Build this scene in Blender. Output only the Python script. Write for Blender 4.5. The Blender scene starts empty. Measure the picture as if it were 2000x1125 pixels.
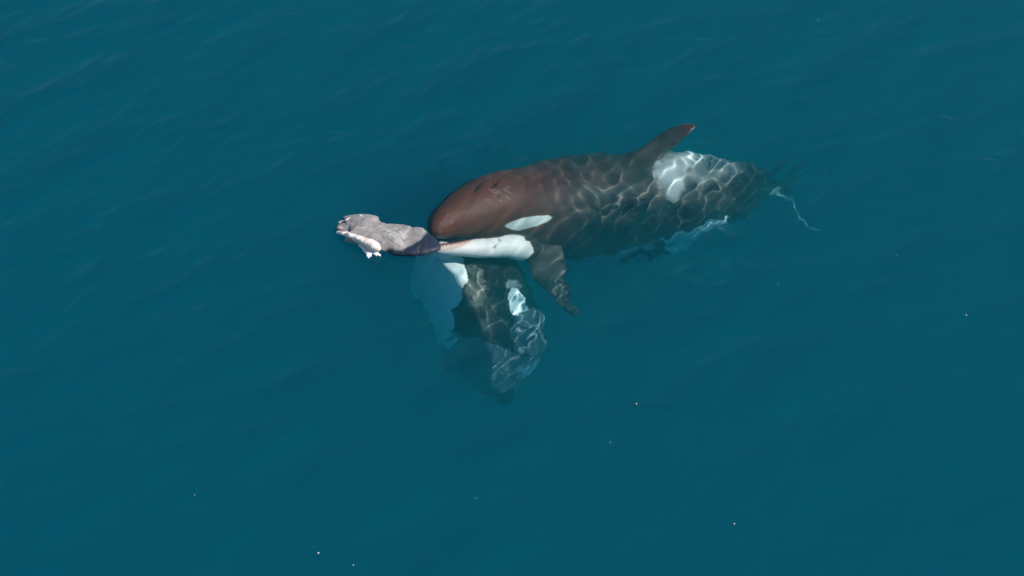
import bpy, math, random
import numpy as np
from mathutils import Vector

random.seed(7)
rng = np.random.default_rng(11)
C = bpy.context
sc = C.scene
col = sc.collection

# ------------------------------------------------------------------ camera
PITCH = math.radians(45)
DIST = 30.0
HFOV = 2 * math.atan(6.45 / DIST)
cam_d = bpy.data.cameras.new('camera')
cam = bpy.data.objects.new('camera', cam_d)
col.objects.link(cam)
sc.camera = cam
CAM = np.array([0.0, -DIST * math.cos(PITCH), DIST * math.sin(PITCH)])
cam.location = CAM
cam.rotation_euler = (math.pi / 2 - PITCH, 0, 0)
cam_d.angle = HFOV
cam_d.clip_start = 0.5
cam_d.clip_end = 2000

# ------------------------------------------------------------------ sky, sun, exposure
SUN_AZ = math.radians(-8)      # direction to the sun, measured from +x towards +y
SUN_EL = math.radians(42)
w = bpy.data.worlds.new('World')
sc.world = w
w.use_nodes = True
nt = w.node_tree
sky = nt.nodes.new('ShaderNodeTexSky')
sky.sky_type = 'NISHITA'
sky.sun_disc = False
sky.dust_density = 0.0
sky.ozone_density = 3.0
sky.sun_elevation = SUN_EL
sky.sun_rotation = math.pi / 2 - SUN_AZ
nt.links.new(sky.outputs[0], nt.nodes['Background'].inputs[0])
nt.nodes['Background'].inputs[1].default_value = 0.10
sl = bpy.data.lights.new('sun', 'SUN')
sl.energy = 5.0
sl.angle = math.radians(0.53)
sl.color = (1.0, 0.95, 0.88)
sl.cycles.is_caustics_light = True
sun = bpy.data.objects.new('sun', sl)
col.objects.link(sun)
sdir = Vector((math.cos(SUN_EL) * math.cos(SUN_AZ), math.cos(SUN_EL) * math.sin(SUN_AZ), math.sin(SUN_EL)))
sun.rotation_euler = sdir.to_track_quat('Z', 'Y').to_euler()
sun.location = sdir * 60
sc.view_settings.view_transform = 'Standard'
sc.view_settings.look = 'None'
sc.view_settings.exposure = 0.42
sc.view_settings.gamma = 1
sc.cycles.use_denoising = True
sc.cycles.max_bounces = 10
sc.cycles.diffuse_bounces = 3
sc.cycles.glossy_bounces = 3
sc.cycles.transmission_bounces = 6
sc.cycles.volume_bounces = 7
sc.cycles.transparent_max_bounces = 8
sc.cycles.sample_clamp_indirect = 6

# ------------------------------------------------------------------ optics: where a point at a known depth lies
IOR = 1.333
FOC = 1000.0 / math.tan(HFOV / 2)
RT = np.array([1.0, 0, 0]); UP = np.array([0, math.sin(PITCH), math.cos(PITCH)])
FW = np.array([0, math.cos(PITCH), -math.sin(PITCH)])


def P(px, py, z):
    """world point at height z on the sight line through a pixel of the 2000x1125 photo, bent at the water"""
    px, py, z = np.broadcast_arrays(np.asarray(px, float), np.asarray(py, float), np.asarray(z, float))
    d = (px[..., None] - 1000) * RT + (562.5 - py[..., None]) * UP + FOC * FW
    d = d / np.linalg.norm(d, axis=-1, keepdims=True)
    zt = np.maximum(z, 0.0)
    p = CAM + d * ((zt - CAM[2]) / d[..., 2])[..., None]
    r = d / IOR
    hz = r[..., 0] ** 2 + r[..., 1] ** 2
    r = np.stack([r[..., 0], r[..., 1], -np.sqrt(1 - hz)], -1)
    return p + r * (np.minimum(z, 0.0) / r[..., 2])[..., None]


def proj(v):
    """photo pixel at which a world point is seen through a flat water surface"""
    v = np.asarray(v, float)
    rel = v - CAM
    zz = rel @ FW
    px = 1000 + FOC * (rel @ RT) / zz
    py = 562.5 - FOC * (rel @ UP) / zz
    for _ in range(7):
        e = P(px, py, v[..., 2])
        px = px + (v[..., 0] - e[..., 0]) * 155
        py = py - (v[..., 1] - e[..., 1]) * 110
    return px, py


def smooth(xs, pts):
    """monotone-ish smooth interpolation of pts rows [x, a, b, ...] at xs"""
    pts = np.array(pts, float)
    x, y = pts[:, 0], pts[:, 1:]
    m = np.gradient(y, x, axis=0)
    out = []
    i = np.clip(np.searchsorted(x, xs) - 1, 0, len(x) - 2)
    h = (x[i + 1] - x[i])
    t = np.clip((xs - x[i]) / h, 0, 1)
    h, t = h[:, None], t[:, None]
    return ((2 * t**3 - 3 * t**2 + 1) * y[i] + (t**3 - 2 * t**2 + t) * h * m[i]
            + (-2 * t**3 + 3 * t**2) * y[i + 1] + (t**3 - t**2) * h * m[i + 1])


def sdf_poly(px, py, poly):
    """signed distance (positive inside) in pixels-of-pattern"""
    poly = np.array(poly, float)
    d = np.full(px.shape, 1e9)
    inside = np.zeros(px.shape, bool)
    n = len(poly)
    for i in range(n):
        ax, ay = poly[i]
        bx, by = poly[(i + 1) % n]
        ex, ey = bx - ax, by - ay
        t = np.clip(((px - ax) * ex + (py - ay) * ey) / (ex * ex + ey * ey + 1e-9), 0, 1)
        d = np.minimum(d, np.hypot(px - ax - t * ex, py - ay - t * ey))
        c = ((ay > py) != (by > py)) & (px < (bx - ax) * (py - ay) / (by - ay + 1e-12) + ax)
        inside ^= c
    return np.where(inside, d, -d)


def dist_segs(px, py, segs):
    d = np.full(px.shape, 1e9)
    for ax, ay, bx, by in segs:
        ex, ey = bx - ax, by - ay
        t = np.clip(((px - ax) * ex + (py - ay) * ey) / (ex * ex + ey * ey + 1e-9), 0, 1)
        d = np.minimum(d, np.hypot(px - ax - t * ex, py - ay - t * ey))
    return d


# ------------------------------------------------------------------ mesh helpers
def new_obj(name, verts, faces, mat, parent=None, smooth_=True):
    me = bpy.data.meshes.new(name)
    me.from_pydata([tuple(map(float, v)) for v in verts], [], faces)
    me.update()
    if smooth_:
        me.shade_smooth()
    if mat:
        me.materials.append(mat)
    o = bpy.data.objects.new(name, me)
    col.objects.link(o)
    if parent:
        o.parent = parent
    o.cycles.is_caustics_receiver = True
    return o


def tag(o, label=None, cat=None, group=None, kind=None):
    if label: o['label'] = label
    if cat: o['category'] = cat
    if group: o['group'] = group
    if kind: o['kind'] = kind
    return o


def loft(rings):
    """rings: list of (n,3) arrays, closed with fans"""
    n = len(rings[0])
    v = np.concatenate(rings, 0)
    f = []
    for i in range(len(rings) - 1):
        for j in range(n):
            k = (j + 1) % n
            f.append((i * n + j, i * n + k, (i + 1) * n + k, (i + 1) * n + j))
    a = len(v)
    v = np.concatenate([v, [rings[0].mean(0)], [rings[-1].mean(0)]], 0)
    for j in range(n):
        k = (j + 1) % n
        f.append((a, k, j))
        e = (len(rings) - 1) * n
        f.append((a + 1, e + j, e + k))
    return v, f


def frame(cs, Ddir):
    t = np.gradient(cs, axis=0)
    t /= np.linalg.norm(t, axis=1, keepdims=True)
    D = Ddir - (t @ np.zeros(3))[:, None] if False else np.array(Ddir) - t * np.sum(t * Ddir, axis=1, keepdims=True)
    D /= np.linalg.norm(D, axis=1, keepdims=True)
    L = np.cross(t, D)
    L /= np.linalg.norm(L, axis=1, keepdims=True)
    return t, D, L


def body_loft(px, py, half, z, Ddir, aspect, along='x', nseg=56, power=2.0, iters=6):
    """cross-sections around a spine; centre and radius solved so the seen outline equals py -+ half (or px -+ half)"""
    c_py = py.copy(); c_px = px.copy()
    r = half / 155.0
    th = np.linspace(0, 2 * np.pi, nseg, endpoint=False)
    ct = np.sign(np.cos(th)) * np.abs(np.cos(th)) ** (2 / power)
    st = np.sign(np.sin(th)) * np.abs(np.sin(th)) ** (2 / power)
    for it in range(iters):
        cs = P(c_px, c_py, z)
        t, D, L = frame(cs, Ddir)
        R = cs[:, None] + r[:, None, None] * (ct[None, :, None] * D[:, None] + aspect * st[None, :, None] * L[:, None])
        qx, qy = proj(R)
        q = qy if along == 'x' else qx
        lo, hi = q.min(1), q.max(1)
        mid = (lo + hi) / 2
        want = py if along == 'x' else px
        if along == 'x': c_py = c_py + (want - mid)
        else: c_px = c_px + (want - mid)
        r = r * np.clip(half / np.maximum((hi - lo) / 2, .1), .7, 1.4)
    return [R[i] for i in range(len(R))], cs, D, L, r


def fin_loft(lead, trail, thick, nchord=9):
    """lead/trail: matching lists of (px, py, z); lens-shaped sections between them"""
    A = np.array([P(*p) for p in lead]); B = np.array([P(*p) for p in trail])
    n = len(A)
    u = np.linspace(0, n - 1, n * 5)
    A = smooth(u, np.column_stack([np.arange(n), A])); B = smooth(u, np.column_stack([np.arange(n), B]))
    T = np.interp(u, np.arange(n), thick)
    mid = (A + B) / 2
    sp = np.gradient(mid, axis=0)
    rings = []
    s = np.linspace(0, 1, nchord)
    for i in range(len(A)):
        ch = B[i] - A[i]
        nn = np.cross(ch, sp[i]); nn /= np.linalg.norm(nn) + 1e-9
        prof = T[i] * (np.sqrt(np.clip(s * (1 - s), 0, 1)) * 2) * (1.25 - .5 * s)
        up = A[i] + s[:, None] * ch + prof[:, None] * nn
        dn = A[i] + s[::-1, None] * ch - prof[::-1, None] * nn
        rings.append(np.concatenate([up, dn[1:-1]], 0))
    return rings


def remeshed(name, parts, voxel, mat, smooth_it=4):
    vs, fs = [], []
    for v, f in parts:
        o = sum(len(a) for a in vs)
        vs.append(v)
        fs += [tuple(o + i for i in q) for q in f]
    o = new_obj(name, np.concatenate(vs, 0), fs, None)
    # outward normals so the voxel union is solid
    import bmesh
    bm = bmesh.new(); bm.from_mesh(o.data)
    bmesh.ops.recalc_face_normals(bm, faces=bm.faces); bm.to_mesh(o.data); bm.free()
    m = o.modifiers.new('r', 'REMESH'); m.mode = 'VOXEL'; m.voxel_size = voxel; m.adaptivity = 0
    m = o.modifiers.new('s', 'SMOOTH'); m.factor = .6; m.iterations = smooth_it
    dg = C.evaluated_depsgraph_get(); dg.update()
    me = bpy.data.meshes.new_from_object(o.evaluated_get(dg))
    o.modifiers.clear()
    old = o.data
    o.data = me
    bpy.data.meshes.remove(old)
    me.name = name
    me.materials.clear(); me.materials.append(mat)
    me.shade_smooth()
    return o


def verts_of(o):
    a = np.empty(len(o.data.vertices) * 3)
    o.data.vertices.foreach_get('co', a)
    return a.reshape(-1, 3)


def set_attr(o, name, val):
    at = o.data.attributes.new(name, 'FLOAT', 'POINT')
    at.data.foreach_set('value', np.asarray(val, np.float32))


def fold_near(v, cs, D, L):
    """mirror the far flank of a body onto its near flank, so markings come out the same on both sides; also the angle from the back"""
    out = v.copy(); ang = np.zeros(len(v)); rad = np.zeros(len(v)); st = np.zeros(len(v), int)
    for i in range(0, len(v), 20000):
        q = v[i:i + 20000]
        k = ((q[:, None] - cs[None]) ** 2).sum(2).argmin(1)
        rel = q - cs[k]
        l = (rel * L[k]).sum(1); d = (rel * D[k]).sum(1)
        ang[i:i + 20000] = np.degrees(np.arctan2(np.abs(l), d))
        st[i:i + 20000] = k
        rad[i:i + 20000] = np.hypot(l, d)
        far = l < 0
        out[i:i + 20000][far] = q[far] - 2 * l[far, None] * L[k][far]
    return out, ang, st, rad


# ------------------------------------------------------------------ material helpers
def mat_new(name):
    m = bpy.data.materials.new(name)
    m.use_nodes = True
    t = m.node_tree
    t.nodes.clear()
    return m, t


def N(t, kind, **kw):
    n = t.nodes.new(kind)
    for k, v in kw.items():
        if k in ('operation', 'blend_type', 'data_type', 'attribute_name', 'noise_dimensions', 'feature', 'wave_type', 'interpolation_type', 'musgrave_type'):
            setattr(n, k, v)
        else:
            n.inputs[k.replace('_', ' ')].default_value = v
    return n


def step_node(t, src, lo, hi):
    n = t.nodes.new('ShaderNodeMapRange')
    n.interpolation_type = 'SMOOTHSTEP'
    n.inputs['From Min'].default_value = lo
    n.inputs['From Max'].default_value = hi
    t.links.new(src, n.inputs['Value'])
    return n.outputs['Result']


def mixc(t, fac, a, b, mode='MIX'):
    n = t.nodes.new('ShaderNodeMix')
    n.data_type = 'RGBA'; n.blend_type = mode
    for s, x in ((0, fac), (6, a), (7, b)):
        if hasattr(x, 'is_output') or hasattr(x, 'links'):
            t.links.new(x, n.inputs[s])
        elif s == 0:
            n.inputs[0].default_value = x
        else:
            n.inputs[s].default_value = (*x, 1)
    return n.outputs[2]


def noise(t, scale, detail=4, rough=.55, dist=0, co=None):
    n = t.nodes.new('ShaderNodeTexNoise')
    n.inputs['Scale'].default_value = scale
    n.inputs['Detail'].default_value = detail
    n.inputs['Roughness'].default_value = rough
    n.inputs['Distortion'].default_value = dist
    if co is None:
        co = t.nodes.new('ShaderNodeTexCoord').outputs['Object']
    t.links.new(co, n.inputs['Vector'])
    return n.outputs['Fac']


def math_(t, op, a, b=None):
    n = t.nodes.new('ShaderNodeMath'); n.operation = op
    for i, x in enumerate((a, b)):
        if x is None: continue
        if hasattr(x, 'links'): t.links.new(x, n.inputs[i])
        else: n.inputs[i].default_value = x
    return n.outputs[0]


def attr(t, name):
    n = t.nodes.new('ShaderNodeAttribute'); n.attribute_name = name
    return n.outputs['Fac']


def finish(t, color, rough=.5, bump=None, bump_d=.004, spec=.4, sss=0):
    b = t.nodes.new('ShaderNodeBsdfPrincipled')
    if hasattr(color, 'links'): t.links.new(color, b.inputs['Base Color'])
    else: b.inputs['Base Color'].default_value = (*color, 1)
    if hasattr(rough, 'links'): t.links.new(rough, b.inputs['Roughness'])
    else: b.inputs['Roughness'].default_value = rough
    b.inputs['Specular IOR Level'].default_value = spec
    if bump is not None:
        bp = t.nodes.new('ShaderNodeBump')
        bp.inputs['Distance'].default_value = bump_d
        bp.inputs['Strength'].default_value = 1
        t.links.new(bump, bp.inputs['Height'])
        t.links.new(bp.outputs[0], b.inputs['Normal'])
    out = t.nodes.new('ShaderNodeOutputMaterial')
    t.links.new(b.outputs[0], out.inputs['Surface'])


def simple_mat(name, c1, c2, scale, rough=.5, bump_scale=60, bump_d=.003, spec=.4):
    m, t = mat_new(name)
    f = step_node(t, noise(t, scale), .35, .65)
    finish(t, mixc(t, f, c1, c2), rough, noise(t, bump_scale), bump_d, spec)
    return m


# ------------------------------------------------------------------ water
def axis(lo, hi, lo2, hi2, far, grow=1.22):
    a = list(np.arange(lo, hi, .022)) + list(np.arange(hi, hi2, .036))
    a = list(np.arange(lo2, lo - .01, .036)) + a
    s = .036
    while a[-1] < far:
        s *= grow; a.append(a[-1] + s)
    s = .036
    while a[0] > -far:
        s *= grow; a.insert(0, a[0] - s)
    return np.array(a)


LOCAL, SWELL = [], []
for i in range(120):       # short ripples round the animals
    lam = math.exp(rng.uniform(math.log(.15), math.log(.9)))
    k = 2 * math.pi / lam
    th = math.radians(rng.normal(12, 44))
    LOCAL.append((k * math.cos(th), k * math.sin(th), rng.uniform(0, 6.283), .0225 * (lam / .3) ** (-.75 if lam > .3 else .6) / k))
for i in range(90):        # wind waves over the whole sea
    lam = math.exp(rng.uniform(math.log(.16), math.log(1.7)))
    k = 2 * math.pi / lam
    th = math.radians(rng.normal(136, 21))
    SWELL.append((k * math.cos(th), k * math.sin(th), rng.uniform(0, 6.283), .0108 * (lam / .6) ** -.3 / k))
# short wind ripples in a few places: (px, py, half-length m, half-width m, wave length m, slope)
RIPPLES = [(1362, 76, .17, .05, .13, .42), (655, 258, .16, .05, .12, .34), (322, 295, .10, .03, .11, .3), (380, 600, .16, .03, .12, .26),
           (565, 28, .2, .05, .15, .3), (785, 90, .14, .04, .12, .28), (700, 140, .2, .05, .14, .22), (1612, 76, .3, .05, .14, .3),
           (1862, 97, .12, .04, .12, .32), (1850, 230, .12, .05, .13, .38), (1938, 312, .10, .05, .12, .36), (1690, 126, .3, .05, .15, .24),
           (1392, 132, .14, .04, .12, .26), (1400, 552, .25, .04, .14, .16), (60, 78, .2, .05, .14, .22), (1930, 40, .3, .05, .14, .24),
           (1968, 192, .1, .03, .1, .3), (420, 125, .3, .05, .14, .18), (1990, 225, .07, .03, .1, .3), (880, 100, .2, .04, .13, .2), (1270, 62, .12, .04, .12, .22),
           (1500, 60, .2, .05, .13, .2), (150, 186, .3, .05, .15, .14), (960, 190, .2, .05, .14, .12)]


def height(X, Y):
    Z = np.zeros_like(X)
    Xw = X + .07 * np.sin(2.3 * Y + 1.1 * X) + .05 * np.sin(4.1 * X - 1.7 * Y + 1)
    Yw = Y + .08 * np.sin(2.9 * X + .7 * Y + 2) + .04 * np.sin(5.3 * Y + 1.9 * X)
    for kx, ky, ph, a in LOCAL:
        Z += a * np.sin(kx * Xw + ky * Yw + ph)
    Z *= 1.0 + .22 * np.sin(1.9 * X + 2.6 * Y + .6) + .18 * np.sin(-3.4 * X + 1.8 * Y + 2.2)
    # the water is livelier round the animals that stir it
    e1 = np.exp(-(np.maximum(abs(X - 1.0) - 1.75, 0) / .45) ** 2 - (np.maximum(abs(Y - 1.3) - .8, 0) / .6) ** 2)
    e2 = np.exp(-(np.maximum(abs(X + .3) - .8, 0) / .6) ** 2 - (np.maximum(abs(Y + .5) - 1.2, 0) / .6) ** 2)
    head = np.exp(-(np.maximum(abs(X + .55) - 1.05, 0) / .5) ** 2 - (np.maximum(abs(Y - 1.2) - .5, 0) / .6) ** 2)
    Z *= (.06 + .94 * np.maximum(e1, e2 * .36)) * (1 - .78 * head)
    Z += .03 * head
    for kx, ky, ph, a in SWELL:
        Z += a * np.sin(kx * X + ky * Y + ph) * (1 - .85 * head)
    for px, py, lx, ly, lam, sl_ in RIPPLES:
        c = P(px, py, 0)
        u = (X - c[0]) ; v_ = (Y - c[1]) - .25 * u
        g = np.exp(-(u / lx) ** 2 - (v_ / ly) ** 2)
        k = 2 * math.pi / lam
        k /= 1.5
        Z -= g * 1.3 * sl_ / k * np.sin(k * v_ + 2.2 * u / lx)
    edge = np.clip(1 - (np.maximum(abs(X), abs(Y)) - 20) / 60, 0, 1)
    return Z * edge


gx = axis(-2.0, 4.4, -7.2, 7.2, 260)
gy = axis(-2.2, 3.0, -5.6, 6.8, 260)
X, Y = np.meshgrid(gx, gy, indexing='ij')
Z = height(X, Y)
nx, ny = X.shape
wv = np.stack([X, Y, Z], -1).reshape(-1, 3)
ii, jj = np.meshgrid(np.arange(nx - 1), np.arange(ny - 1), indexing='ij')
a = (ii * ny + jj).ravel()
quads = np.stack([a, a + ny, a + ny + 1, a + 1], -1)
wm, t = mat_new('water_surface')
g = N(t, 'ShaderNodeBsdfGlass', Roughness=0.0, IOR=IOR)
o_ = t.nodes.new('ShaderNodeOutputMaterial'); t.links.new(g.outputs[0], o_.inputs['Surface'])
me = bpy.data.meshes.new('water')
me.vertices.add(len(wv)); me.vertices.foreach_set('co', wv.ravel())
me.loops.add(len(quads) * 4); me.loops.foreach_set('vertex_index', quads.ravel().astype(np.int32))
me.polygons.add(len(quads)); me.polygons.foreach_set('loop_start', np.arange(0, len(quads) * 4, 4, dtype=np.int32))
me.update(calc_edges=True); me.shade_smooth(); me.materials.append(wm)
water = bpy.data.objects.new('water', me); col.objects.link(water)
water.cycles.is_caustics_caster = True
tag(water, 'rippled teal sea surface', kind='structure')

VOL_EXT = 0.50       # extinction per metre (green)
dv, t = mat_new('sea_water_volume')
ab = N(t, 'ShaderNodeVolumeAbsorption', Density=1.0); ab.inputs['Color'].default_value = (0, 0, 0, 1)
pv = t.nodes.new('ShaderNodeVolumePrincipled')
SCAT = (.001, .326, .284)
ABS = (.70, .0165, .0160)
t.nodes.remove(ab); t.nodes.remove(pv)
va = t.nodes.new('ShaderNodeVolumeAbsorption'); ka = max(ABS) * 1.3333
va.inputs['Density'].default_value = ka; va.inputs['Color'].default_value = (*[1 - x / ka for x in ABS], 1)
vs_ = t.nodes.new('ShaderNodeVolumeScatter'); vs_.inputs['Density'].default_value = 1.0
vs_.inputs['Color'].default_value = (*SCAT, 1)
ad = t.nodes.new('ShaderNodeAddShader'); t.links.new(va.outputs[0], ad.inputs[0]); t.links.new(vs_.outputs[0], ad.inputs[1])
o_ = t.nodes.new('ShaderNodeOutputMaterial'); t.links.new(ad.outputs[0], o_.inputs['Volume'])
zt = float(Z.max()) + .008
print('crest', zt)
bx = 255
bv = [(x, y, z) for z in (-60, zt) for x, y in ((-bx, -bx), (bx, -bx), (bx, bx), (-bx, bx))]
bf = [(3, 2, 1, 0), (4, 5, 6, 7), (0, 1, 5, 4), (1, 2, 6, 5), (2, 3, 7, 6), (3, 0, 4, 7)]
vol = new_obj('sea', bv, bf, dv, smooth_=False)
vol.cycles.is_caustics_receiver = False
tag(vol, 'deep teal sea water', kind='structure')

# ------------------------------------------------------------------ the orca
# station rows: px, top, bottom, z of the centre
ORCA = [(850, 453, 463, 0.015), (853, 440, 466, 0.01), (860, 424, 468, 0.0), (870, 408, 469, -0.01), (885, 394, 470, -0.06), (905, 377, 471, -0.13), (930, 359, 473, -0.24), (960, 342, 476, -0.36), (990, 332, 483, -0.49), (1020, 324, 495, -0.6), (1050, 317, 505, -0.69), (1080, 311, 509, -0.76), (1110, 306, 509, -0.8), (1140, 303, 507, -0.83), (1170, 301, 503, -0.86), (1205, 301, 500, -0.89), (1240, 301, 494, -0.92), (1280, 299, 484, -0.96), (1320, 297, 474, -0.99), (1355, 297, 462, -1.02), (1385, 300, 452, -1.05), (1410, 305, 440, -1.09), (1432, 312, 420, -1.2), (1452, 319, 401, -1.3), (1472, 325, 392, -1.42), (1492, 334, 387, -1.55), (1510, 347, 388, -1.7), (1526, 362, 392, -1.85), (1540, 376, 394, -2.0)]
ROLL = math.radians(43)
DD = (0, math.sin(ROLL), math.cos(ROLL))
xs = np.concatenate([[850, 851.2, 853, 856], np.linspace(860, 1540, 86)])
q = smooth(xs, ORCA)
half = np.maximum((q[:, 1] - q[:, 0]) / 2, 2)
# how far the highest line of the body lies under the surface
GAP = smooth(xs, [(850, .06), (900, .07), (960, .085), (1020, .11), (1080, .15), (1150, .19), (1250, .25), (1340, .38), (1400, .58), (1432, .85), (1470, 1.3), (1500, 1.75), (1540, 2.3)])[:, 0]
q[:, 2] = -half / 155 * 1.0 - GAP
for _ in range(4):
    rings, cs, D, L, rr = body_loft(xs, (q[:, 0] + q[:, 1]) / 2, half, q[:, 2], DD, .93)
    q[:, 2] += .8 * (-GAP - np.array([r_[:, 2].max() for r_ in rings]))
    xn = (xs - 1195) / 345
    q[:, 2] = np.polyval(np.polyfit(xn, q[:, 2], 7), xn)
parts = [loft(rings)]
# lower jaw
JAW = [(848, 480, 491, -0.085), (851, 478, 494, -0.09), (858, 477, 497, -0.095), (875, 475.5, 499, -0.105), (900, 472, 501, -0.12), (930, 467, 504, -0.18), (960, 463, 504, -0.26), (990, 458, 505, -0.36), (1012, 457, 507, -0.44), (1028, 461, 507, -0.51), (1038, 468, 504, -0.57), (1044, 478, 498, -0.62)]
xj = np.linspace(848, 1044, 44)
qj = smooth(xj, JAW)
rj, csj, _, _, _ = body_loft(xj, (qj[:, 0] + qj[:, 1]) / 2, np.maximum((qj[:, 1] - qj[:, 0]) / 2, 2), qj[:, 2], DD, 1.25)
parts.append(loft(rj))
# dorsal fin
parts.append(loft(fin_loft(
    [(1212, 322, -.46), (1232, 301, -.32), (1256, 285, -.25), (1284, 265, -.16), (1308, 250, -.08), (1331, 242, .0), (1354, 241, .03)],
    [(1298, 352, -.46), (1293, 324, -.32), (1300, 304, -.25), (1315, 290, -.16), (1331, 276, -.08), (1347, 261, .0), (1359, 249, .03)],
    [.065, .055, .046, .038, .032, .026, .018])))
# near pectoral fin
parts.append(loft(fin_loft(
    [(1022, 478, -.5), (1028, 505, -.58), (1038, 534, -.64), (1057, 556, -.7), (1078, 580, -.76), (1092, 598, -.84), (1108, 611, -.92), (1124, 618, -1.0)],
    [(1098, 480, -.5), (1106, 512, -.58), (1107, 532, -.64), (1105, 548, -.7), (1114, 566, -.76), (1115, 584, -.84), (1121, 600, -.92), (1132, 613, -1.0)],
    [.06, .055, .05, .042, .036, .03, .024, .018])))
# far pectoral fin, under the chest
A0 = cs[36] - L[36] * .45 - D[36] * .3
ax_, ay_ = proj(A0)
parts.append(loft(fin_loft(
    [(float(ax_) - 25, float(ay_), A0[2]), (float(ax_) - 5, float(ay_) + 10, A0[2] - .3), (float(ax_) + 35, float(ay_) + 25, A0[2] - .6)],
    [(float(ax_) + 30, float(ay_), A0[2]), (float(ax_) + 35, float(ay_) + 10, A0[2] - .3), (float(ax_) + 45, float(ay_) + 22, A0[2] - .6)],
    [.06, .04, .015])))
# tail flukes: the near one is seen edge-on, the far one goes off into the murk
parts.append(loft(fin_loft(
    [(1490, 372, -1.7), (1508, 378, -1.72), (1528, 382, -1.72), (1546, 396, -1.72), (1560, 420, -1.72), (1576, 436, -1.72), (1597, 446, -1.72)],
    [(1510, 394, -2.1), (1516, 389, -2.08), (1531, 392, -2.04), (1544, 404, -1.98), (1557, 425, -1.9), (1573, 441, -1.82), (1597, 448, -1.76)],
    [.04, .03, .028, .02, .016, .014, .01])))
parts.append(loft(fin_loft(
    [(1490, 350, -1.75), (1508, 338, -1.95), (1535, 325, -2.3), (1575, 318, -2.7), (1620, 322, -3.1)],
    [(1530, 390, -2.1), (1545, 375, -2.15), (1570, 352, -2.4), (1600, 334, -2.75), (1628, 326, -3.1)],
    [.05, .04, .03, .022, .012])))

om, t = mat_new('orca_skin')
edge = math_(t, 'MULTIPLY', math_(t, 'SUBTRACT', noise(t, 14, 3), .5), 3.0)
w_ = math_(t, 'ADD', attr(t, 'white_px'), edge)
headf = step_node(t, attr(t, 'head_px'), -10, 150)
mott = noise(t, 3.5, 5, .6)
fine = noise(t, 22, 4, .6)
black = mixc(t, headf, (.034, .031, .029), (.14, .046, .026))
black = mixc(t, step_node(t, mott, .3, .75), black, mixc(t, .3, black, (.085, .062, .052)))
black = mixc(t, math_(t, 'MULTIPLY', step_node(t, fine, .52, .8), .35), black, (.11, .085, .072))
sad = step_node(t, math_(t, 'ADD', attr(t, 'saddle_px'), math_(t, 'MULTIPLY', math_(t, 'SUBTRACT', noise(t, 7, 4), .5), 30)), -12, 14)
c = mixc(t, math_(t, 'MULTIPLY', sad, .82), black, (.66, .66, .64))
sad2 = step_node(t, math_(t, 'ADD', attr(t, 'saddle2_px'), math_(t, 'MULTIPLY', math_(t, 'SUBTRACT', noise(t, 5, 4), .5), 40)), -10, 14)
c = mixc(t, math_(t, 'MULTIPLY', sad2, .5), c, (.36, .37, .36))
scr = step_node(t, attr(t, 'scratch_px'), 1.6, .5)
c = mixc(t, math_(t, 'MULTIPLY', scr, .34), c, (.42, .34, .33))
wet = attr(t, 'wet_film')
c = mixc(t, math_(t, 'MULTIPLY', wet, .3), c, (0.004, .003, .003))
rim = step_node(t, w_, -4, 0)
c = mixc(t, math_(t, 'MULTIPLY', rim, .45), c, (.30, .17, .07))
whitec = mixc(t, step_node(t, noise(t, 5, 4), .3, .8), (.93, .91, .85), (.86, .85, .80))
c = mixc(t, step_node(t, w_, -1.0, 1.0), c, whitec)
c = mixc(t, step_node(t, attr(t, 'gum_px'), -1.5, 1.5), c, (.80, .64, .54))
c = mixc(t, step_node(t, attr(t, 'lip_px'), 2.0, .9), c, (.38, .13, .12))
c = mixc(t, math_(t, 'MULTIPLY', step_node(t, attr(t, 'gap_px'), 2.0, .8), .7), c, (.50, .17, .12))
finish(t, c, math_(t, 'SUBTRACT', math_(t, 'ADD', math_(t, 'MULTIPLY', fine, .2), .45), math_(t, 'MULTIPLY', wet, .2)), noise(t, 40, 4), .0022, .35)

orca = remeshed('orca', parts, .0135, om, 5)
v = verts_of(orca)
vn, ang, st, rad = fold_near(v, cs, D, L)
on_body = rad < rr[st] * 1.04 + .01
px, py = proj(vn)
EYE = [(986, 443), (992, 438), (1002, 433), (1020, 427), (1048, 423), (1070, 422), (1079, 426), (1070, 433), (1050, 442), (1025, 449), (1008, 451), (994, 448)]
CHIN = [(838, 481), (852, 482), (866, 480), (884, 478), (900, 476), (913, 472), (925, 468.5), (950, 467), (975, 465), (988, 461), (1000, 459), (1012, 460), (1024, 464), (1027, 471), (1035, 474),
        (1041, 486), (1042, 494), (1034, 502), (1026, 507), (1010, 530), (840, 530)]
FLANK = [(1296, 472), (1318, 461), (1345, 449), (1370, 437), (1398, 427), (1429, 423), (1434, 436), (1420, 470), (1380, 480), (1330, 492), (1300, 486)]
FLUKE = [(1504, 377), (1530, 376), (1560, 395), (1640, 450), (1590, 470), (1540, 420), (1516, 396)]
SAD = [(1283, 318), (1300, 304), (1330, 290), (1392, 290), (1398, 306), (1378, 316), (1354, 322), (1340, 345), (1334, 365), (1320, 386), (1306, 379), (1291, 362), (1278, 345)]
GUM = [(846, 483), (866, 479), (885, 477), (904, 474), (917, 470), (921, 473), (905, 482), (884, 489), (866, 493), (850, 492)]
white = np.maximum.reduce([sdf_poly(px, py, p) for p in (EYE, CHIN, FLANK, FLUKE)])
jawpart = (v[:, None] - csj[None, ::4]); jd = np.sqrt((jawpart ** 2).sum(2).min(1))
belly = (ang - 163) * .5
belly[(px > 1440) | (px < 1100)] = -20
white = np.maximum(white, belly)
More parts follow.
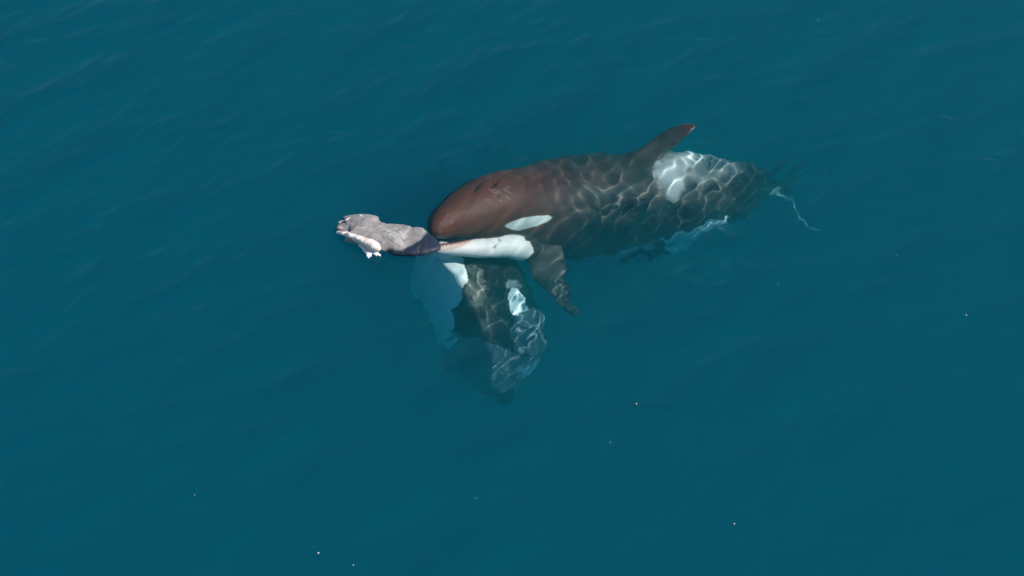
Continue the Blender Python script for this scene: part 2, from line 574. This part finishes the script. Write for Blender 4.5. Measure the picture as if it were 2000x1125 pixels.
# the upper jaw stays dark to its lip
upper = sdf_poly(px, py, [(845, 400), (1000, 400), (1000, 455), (985, 464), (960, 466), (925, 467), (900, 469), (860, 466), (845, 470)])
set_attr(orca, 'white_px', np.clip(white, -30, 30))
set_attr(orca, 'saddle_px', np.clip(np.where(on_body, sdf_poly(px, py, SAD), -60), -60, 60))
set_attr(orca, 'saddle2_px', np.clip(np.where(on_body, sdf_poly(px, py, [(1365, 290), (1430, 295), (1450, 330), (1430, 350), (1400, 345), (1385, 360), (1350, 355), (1340, 340)]), -60), -60, 60))
set_attr(orca, 'gum_px', np.clip(sdf_poly(px, py, GUM), -30, 30))
set_attr(orca, 'gap_px', np.clip(np.min([np.hypot(px - a_, py - b_) for a_, b_ in ((861, 489), (868, 488.5), (875, 487.5), (882, 486), (889, 484), (896, 481), (903, 478), (909, 475))], 0), 0, 20))
set_attr(orca, 'lip_px', np.clip(dist_segs(px, py, [(850, 481, 885, 476.5), (885, 476.5, 915, 470), (915, 470, 925, 467.5)]), 0, 30))
set_attr(orca, 'wet_film', np.clip((v[:, 2] + .012) / .02, 0, 1))
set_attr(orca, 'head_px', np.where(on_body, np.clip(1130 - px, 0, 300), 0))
SCR = [(960, 373, 968, 372), (968, 372, 977, 377), (977, 377, 981, 383), (962, 376, 972, 379), (946, 391, 958, 392), (987, 384, 996, 390), (984, 371, 998, 379), (986, 375, 990, 369), (976, 393, 981, 395),
       (872, 424, 876, 420), (868, 431, 870, 428), (861, 438, 863, 434), (858, 453, 862, 454), (880, 434, 887, 438), (990, 367, 996, 367), (955, 371, 962, 375)]
set_attr(orca, 'scratch_px', np.clip(dist_segs(px, py, SCR), 0, 20))
tag(orca, 'large black and white orca near the surface with brown sunlit head and open mouth', 'orca')

# teeth along the near edge of the lower jaw
toothm = simple_mat('tooth_ivory', (.78, .68, .52), (.70, .56, .42), 30, .35)
from mathutils.bvhtree import BVHTree
obvh = BVHTree.FromPolygons([Vector(p) for p in v], [tuple(p.vertices) for p in orca.data.polygons])
TS = [.9, 1.1, 1.0, 1.2, .95, 1.15, .85]
for k in range(7):
    u = (k + (.0, .12, -.1, .08, .05, -.12, .0)[k]) / 6
    tx = 856 + u * 54
    ty = 482.0 - u * 8.5
    qx, qy, zz = tx, ty + 1.5, -.10 - .07 * u
    ray_ = Vector(P(qx, qy, -.3) - P(qx, qy, 0)).normalized()
    hit_ = obvh.ray_cast(Vector(P(qx, qy, 0)), ray_)[0]
    b = np.array(hit_) if hit_ is not None else P(qx, qy, zz + .05)
    rng_ = []
    for h_, r_ in ((-.02, .010), (.0, .0105), (.012, .009), (.022, .006), (.028, .002)):
        th = np.linspace(0, 2 * np.pi, 10, endpoint=False); r_ *= TS[k]
        rng_.append(b + np.stack([r_ * np.cos(th) + .1 * h_, r_ * np.sin(th), np.full(10, h_)], -1))
    vv, ff = loft(rng_)
    new_obj('tooth', vv, ff, toothm, orca)

# ------------------------------------------------------------------ second animal, hanging down into the water below the jaws
# rows: py, left, right, z
W2 = [(478, 850, 905, -1.2), (488, 824, 930, -1.16), (500, 806, 952, -1.13), (530, 820, 986, -1.13), (560, 832, 1014, -1.13), (590, 841, 1034, -1.18), (620, 850, 1049, -1.24), (650, 862, 1063, -1.36), (675, 870, 1066, -1.52), (700, 880, 1060, -1.75), (720, 898, 1055, -1.97), (735, 925, 1040, -2.15), (743, 955, 1005, -2.25)]
ys = np.linspace(478, 743, 56)
q = smooth(ys, W2)
rings, cs2, D2, L2, r2 = body_loft((q[:, 0] + q[:, 1]) / 2, ys, np.maximum((q[:, 1] - q[:, 0]) / 2, 3), q[:, 2], (-.08, -.62, .75), .85, along='y', power=1.25)
th = np.linspace(0, 2 * np.pi, 56, endpoint=False)
parts2 = [loft(rings)]
wm2, t = mat_new('pale_and_dark_hide')
e1 = math_(t, 'MULTIPLY', math_(t, 'SUBTRACT', noise(t, 9, 4, .6), .5), 16)
w_ = math_(t, 'ADD', attr(t, 'white_px'), e1)
pal = math_(t, 'ADD', attr(t, 'pale_px'), math_(t, 'MULTIPLY', e1, .6))
dark = mixc(t, step_node(t, noise(t, 5, 5, .6), .35, .75), (.007, .010, .013), (.013, .016, .018))  # black hide, its colour deepened further for the shade of the orca's head
mot = step_node(t, math_(t, 'ADD', attr(t, 'light_mottle_px'), math_(t, 'MULTIPLY', math_(t, 'SUBTRACT', noise(t, 8, 5, .65), .5), 60)), -2, 6)  # pale mottle painted for the rippling sunlight on this stretch of hide
c = mixc(t, math_(t, 'MULTIPLY', mot, .45), dark, (.30, .28, .22))
c = mixc(t, math_(t, 'MULTIPLY', step_node(t, pal, -3, 3), .8), c, (.27, .30, .32))
c = mixc(t, step_node(t, w_, -1.5, 1.5), c, mixc(t, step_node(t, noise(t, 4, 4), .3, .7), (.90, .90, .87), (.80, .82, .82)))
finish(t, c, .5, noise(t, 16, 5), .006, .3)
calf = remeshed('submerged_whale', parts2, .0135, wm2, 4)
v = verts_of(calf)
# far side of the body: same pattern folded through its middle plane facing the camera
kk = ((v[:, None] - cs2[None, ::2]) ** 2).sum(2).argmin(1)
px, py = proj(v)
LEFT = [(780, 480), (872, 474), (898, 486), (904, 500), (908, 515), (913, 532), (912, 548), (902, 562), (900, 578), (897, 596), (884, 606), (882, 618), (888, 632), (878, 642), (884, 655), (860, 700), (780, 700)]
PATCH = [(1000, 562), (1012, 558), (1022, 572), (1030, 592), (1026, 604), (1012, 612), (1000, 610), (995, 596), (994, 580)]
TOP = [(984, 548), (992, 540), (1010, 548), (1018, 560), (1000, 561), (990, 558)]
BOT = [(1014, 716), (1030, 710), (1050, 698), (1062, 700), (1060, 722), (1040, 735), (1012, 735)]
PALE = [(850, 640), (885, 645), (925, 663), (975, 679), (1015, 689), (1048, 690), (1075, 690), (1075, 770), (840, 770)]
PALE2 = [(1012, 612), (1030, 600), (1080, 600), (1080, 690), (1046, 690), (1010, 684), (1000, 650)]
MOT = [(908, 520), (940, 520), (950, 560), (945, 600), (910, 600), (900, 570)]
set_attr(calf, 'white_px', np.clip(np.maximum.reduce([sdf_poly(px, py, p) for p in (LEFT, PATCH, BOT)]), -30, 30))
set_attr(calf, 'pale_px', np.clip(np.maximum.reduce([sdf_poly(px, py, p) for p in (PALE, PALE2, TOP)]), -30, 30))
set_attr(calf, 'light_mottle_px', np.clip(sdf_poly(px, py, MOT), -40, 6))
tag(calf, 'pale and dark animal hanging down into the water below the open jaws, blue tinted flank', 'whale')

# ------------------------------------------------------------------ the grey carcass at the surface
CAR = [(657, 441, 449, .03), (661, 436, 453, .035), (668, 432, 456, .04), (676, 428, 461, .045), (684, 421, 463, .05), (692, 418, 466, .055), (701, 419, 470, .055), (712, 427, 475, .055), (724, 433, 480, .055), (738, 435.5, 488, .05),
       (752, 437, 491, .045), (766, 437.5, 493, .04), (780, 440, 497, .035), (792, 444, 500, .03), (804, 444.5, 501, .025), (816, 444, 501, .02), (828, 447, 500, .015), (838, 450, 496, .01), (846, 455, 489, .0), (851, 463, 478, -.01)]
xc = np.linspace(657, 851, 80)
q = smooth(xc, CAR)
rings, csc, Dc, Lc, rc = body_loft(xc, (q[:, 0] + q[:, 1]) / 2, np.maximum((q[:, 1] - q[:, 0]) / 2, 2), q[:, 2], (0, .1, .99), 3.0, nseg=72)
gm, t = mat_new('grey_carcass_skin')
n1 = noise(t, 7, 5, .6); n2 = noise(t, 26, 5, .65)
c = mixc(t, step_node(t, n1, .3, .7), (.27, .25, .238), (.17, .158, .152))
c = mixc(t, math_(t, 'MULTIPLY', step_node(t, n2, .5, .75), .5), c, (.44, .40, .38))
raw = step_node(t, math_(t, 'ADD', attr(t, 'raw_px'), math_(t, 'MULTIPLY', math_(t, 'SUBTRACT', noise(t, 20, 4), .5), 14)), -2, 3)
c = mixc(t, math_(t, 'MULTIPLY', raw, .8), c, (.37, .355, .32))
c = mixc(t, math_(t, 'MULTIPLY', step_node(t, attr(t, 'cut_px'), 1.5, .5), .75), c, (.10, .09, .10))
c = mixc(t, math_(t, 'MULTIPLY', step_node(t, attr(t, 'pink_px'), 5, 1), .85), c, (.62, .40, .34))
c = mixc(t, step_node(t, attr(t, 'eye_px'), 3.2, 1.6), c, (.85, .62, .38))
c = mixc(t, step_node(t, math_(t, 'ADD', attr(t, 'dark_px'), math_(t, 'MULTIPLY', math_(t, 'SUBTRACT', n2, .5), 9)), -3.5, 3.5), c, (.012, .020, .036))  # dark hide end, with the snout's cast shadow put into its colour
finish(t, c, .5, math_(t, 'ADD', n1, math_(t, 'MULTIPLY', n2, .6)), .006, .2)
carc_mesh_v, carc_f = loft(rings)
# a lumpy, torn surface
def lump(v, amp, fr, seed):
    r = np.random.default_rng(seed); out = np.zeros(len(v))
    for _ in range(14):
        k = r.normal(0, 1, 3) * fr
        out += np.sin(v @ k + r.uniform(0, 6.28)) / 3.7
    return out * amp
cc = np.repeat(csc, 72, 0)
nrm = carc_mesh_v[:-2] - cc; ln = np.linalg.norm(nrm, axis=1, keepdims=True) + 1e-6
carc_mesh_v[:-2] += nrm / ln * (lump(carc_mesh_v[:-2], .004, 16, 3) + lump(carc_mesh_v[:-2], .0025, 50, 4))[:, None]
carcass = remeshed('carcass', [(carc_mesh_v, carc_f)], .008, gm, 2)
v = verts_of(carcass)
px, py = proj(v)
set_attr(carcass, 'raw_px', np.clip(sdf_poly(px, py, [(752, 446), (772, 450), (792, 452), (795, 462), (788, 470), (792, 482), (778, 478), (764, 462), (752, 456)]), -20, 20))
set_attr(carcass, 'cut_px', np.clip(dist_segs(px, py, [(750, 449, 757, 455), (757, 455, 761, 454), (759, 467, 768, 473), (783, 463, 788, 471), (740, 470, 746, 476), (775, 452, 780, 456), (700, 440, 712, 442), (745, 458, 752, 466)]), 0, 20))
set_attr(carcass, 'pink_px', np.clip(np.hypot(px - 662, (py - 443) * 1.2), 0, 20) )
set_attr(carcass, 'eye_px', np.clip(np.hypot(px - 667, py - 445), 0, 20))
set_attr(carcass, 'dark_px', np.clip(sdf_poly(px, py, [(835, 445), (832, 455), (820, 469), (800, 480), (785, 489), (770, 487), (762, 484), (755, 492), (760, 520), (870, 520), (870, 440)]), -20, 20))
from mathutils.bvhtree import BVHTree
cbvh = BVHTree.FromPolygons([Vector(p) for p in v], [tuple(p.vertices) for p in carcass.data.polygons])
tag(carcass, 'torn grey carcass with ragged white blubber edge floating left of the snout', 'carcass')

blub = simple_mat('white_blubber', (.70, .63, .56), (.62, .52, .46), 18, .5, 45, .008)
flesh = simple_mat('pale_flesh', (.78, .76, .74), (.70, .66, .64), 25, .5, 60, .006)


def strip(name, rows, mat, aspect=1.4, lumpiness=.006, seed=5, parent=None):
    rows = np.array(rows, float)
    s = np.linspace(0, 1, len(rows) * 6)
    q = smooth(s, np.column_stack([np.linspace(0, 1, len(rows)), rows]))
    c_ = P(q[:, 0], q[:, 1], q[:, 2]); r = q[:, 3]
    for i in range(len(c_)):                       # lie on the carcass where it is below
        d_ = Vector(c_[i] - CAM).normalized()
        h_ = cbvh.ray_cast(Vector(CAM), d_)
        if h_[0] is None:
            h_ = cbvh.find_nearest(Vector(c_[i]))
            z_ = h_[0].z - .01
            c_[i] = P(q[i, 0], q[i, 1], max(z_, 0.0))
        else:
            c_[i] = np.array(h_[0]) - np.array(d_) * r[i] * .35
    t_, D_, L_ = frame(c_, (0, .1, .99))
    th = np.linspace(0, 2 * np.pi, 18, endpoint=False)
    R = c_[:, None] + r[:, None, None] * (np.cos(th)[None, :, None] * D_[:, None] + aspect * np.sin(th)[None, :, None] * L_[:, None])
    vv, ff = loft(list(R))
    nn = vv[:-2] - np.repeat(c_, 18, 0)
    vv[:-2] += nn / (np.linalg.norm(nn, axis=1, keepdims=True) + 1e-6) * (lump(vv[:-2], lumpiness, 45, seed) + lump(vv[:-2], lumpiness * .6, 110, seed + 1))[:, None]
    return new_obj(name, vv, ff, mat, parent)


# columns: px, py, z, radius
strip('blubber_edge', [(658, 453, .05, .012), (668, 455, .06, .024), (682, 459, .065, .034), (697, 465, .065, .040), (712, 472, .06, .048), (726, 478, .055, .058), (737, 483, .05, .046), (744, 486, .045, .014)], blub, 1.25, .007, 5, carcass)
strip('blubber_flap', [(661, 434.5, .05, .007), (665, 433.5, .06, .012), (670, 432.5, .06, .011), (677, 429, .06, .006), (684, 424.5, .06, .004)], blub, 1.3, .003, 8, carcass)
strip('blubber_flap', [(699, 420, .06, .005), (703, 421, .065, .010), (707, 422.5, .06, .005)], blub, 1.2, .003, 9, carcass)


def sheet(name, outline, z0, z1, thick, mat, seed, parent):
    """a thin torn flap with a ragged outline"""
    import bmesh
    r = np.random.default_rng(seed)
    pts = []
    for i in range(len(outline)):
        a_, b_ = np.array(outline[i], float), np.array(outline[(i + 1) % len(outline)], float)
        for u in (0, .33, .66):
            pts.append(a_ + (b_ - a_) * u + r.normal(0, .55, 2) * (u > 0))
    pts = np.array(pts)
    yy = (pts[:, 1] - pts[:, 1].min()) / np.ptp(pts[:, 1])
    top = P(pts[:, 0], pts[:, 1], z0 + (z1 - z0) * yy)
    bm = bmesh.new()
    f = bm.faces.new([bm.verts.new(p) for p in top])
    f.normal_update()
    if f.normal.z < 0: f.normal_flip()
    g_ = bmesh.ops.extrude_face_region(bm, geom=[f])
    up_ = [e for e in g_['geom'] if isinstance(e, bmesh.types.BMVert)]
    for q_ in up_: q_.co.z += thick
    bmesh.ops.triangulate(bm, faces=bm.faces[:])
    bmesh.ops.subdivide_edges(bm, edges=bm.edges[:], cuts=2, use_grid_fill=True)
    for q_ in bm.verts:
        q_.co += Vector((float(np.sin(q_.co.x * 90 + q_.co.y * 40)), float(np.sin(q_.co.y * 95 + 1)), float(np.sin(q_.co.x * 130) * np.cos(q_.co.y * 110)))) * .0035
    bmesh.ops.recalc_face_normals(bm, faces=bm.faces)
    me_ = bpy.data.meshes.new(name); bm.to_mesh(me_); bm.free()
    me_.shade_smooth(); me_.materials.append(mat)
    o = bpy.data.objects.new(name, me_); col.objects.link(o); o.parent = parent
    o.cycles.is_caustics_receiver = True
    return o


sheet('flesh_flap', [(690, 468), (708, 474), (724, 481), (722, 487), (727, 493), (725, 499), (727, 503), (722, 502), (719, 505), (716, 501), (716, 496), (711, 492), (709, 488), (702, 482), (697, 476)], .07, .03, .016, flesh, 3, carcass)
sheet('flesh_flap', [(716, 480), (736, 484), (744, 488), (738, 489), (741, 493), (735, 493), (744, 498), (743, 501), (735, 501), (729, 497), (728, 492), (722, 489)], .07, .03, .014, flesh, 5, carcass)
darkm = simple_mat('dark_torn_end', (.03, .03, .035), (.06, .05, .05), 20, .4)
strip('torn_end', [(651, 450, .02, .003), (655, 448, .03, .007), (659, 447.5, .035, .007), (663, 447, .04, .003)], darkm, 1.3, .004, 21, carcass)

# ------------------------------------------------------------------ flecks of fat drifting on the water
fleckm = simple_mat('drifting_fat', (.60, .58, .50), (.50, .47, .40), 60, .45, 120, .002)
FLECKS = [(1243, 790, .018, 'small white fleck on open water right of and below the hanging animal'),
          (1887, 616, .017, 'small white fleck alone near the right edge of the photo'),
          (622, 1081, .022, 'cream fleck near the bottom edge, the larger of the two at lower left'),
          (690, 1104, .014, 'tiny white fleck at the very bottom edge, right of the cream fleck'),
          (1434, 1023, .017, 'small pale fleck alone at the lower right of the water'),
          (380, 967, .010, 'faint tiny fleck alone on the lower left water'),
          (929, 973, .010, 'faint tiny fleck on the water at bottom centre'),
          (1192, 863, .010, 'faint tiny fleck below the white fleck, lower centre'),
          (1598, 40, .013, 'tiny white fleck near the top edge at upper right'),
          (1750, 500, .009, 'faint tiny fleck right of the orca tail, level with its chin'),
          (1520, 556, .009, 'faint tiny fleck on the water below the orca tail')]
for px_, py_, r_, lab in FLECKS:
    r_ *= .46
    b = P(px_, py_, 0); b[2] = float(height(np.array([b[0]]), np.array([b[1]]))[0]) + .003
    n_ = 12; th = np.linspace(0, 2 * np.pi, n_, endpoint=False)
    wob = 1 + .28 * rng.normal(0, 1, n_).clip(-1.5, 1.5)
    an = rng.uniform(0, 3.14)
    R = []
    for hh, s_ in ((-.5, .35), (-.2, .85), (.1, 1), (.4, .8), (.6, .35)):
        e = np.stack([np.cos(th) * wob * 1.5, np.sin(th) * wob * .85], -1) * s_ * r_
        e = np.stack([e[:, 0] * math.cos(an) - e[:, 1] * math.sin(an), e[:, 0] * math.sin(an) + e[:, 1] * math.cos(an)], -1)
        R.append(np.column_stack([e, np.full(n_, hh * r_)]))
    vv, ff = loft(R)
    f_ = new_obj('floating_fleck', vv, ff, fleckm)
    f_.location = b
    tag(f_, lab, 'floating scrap', 'flecks of fat drifting on the sea')
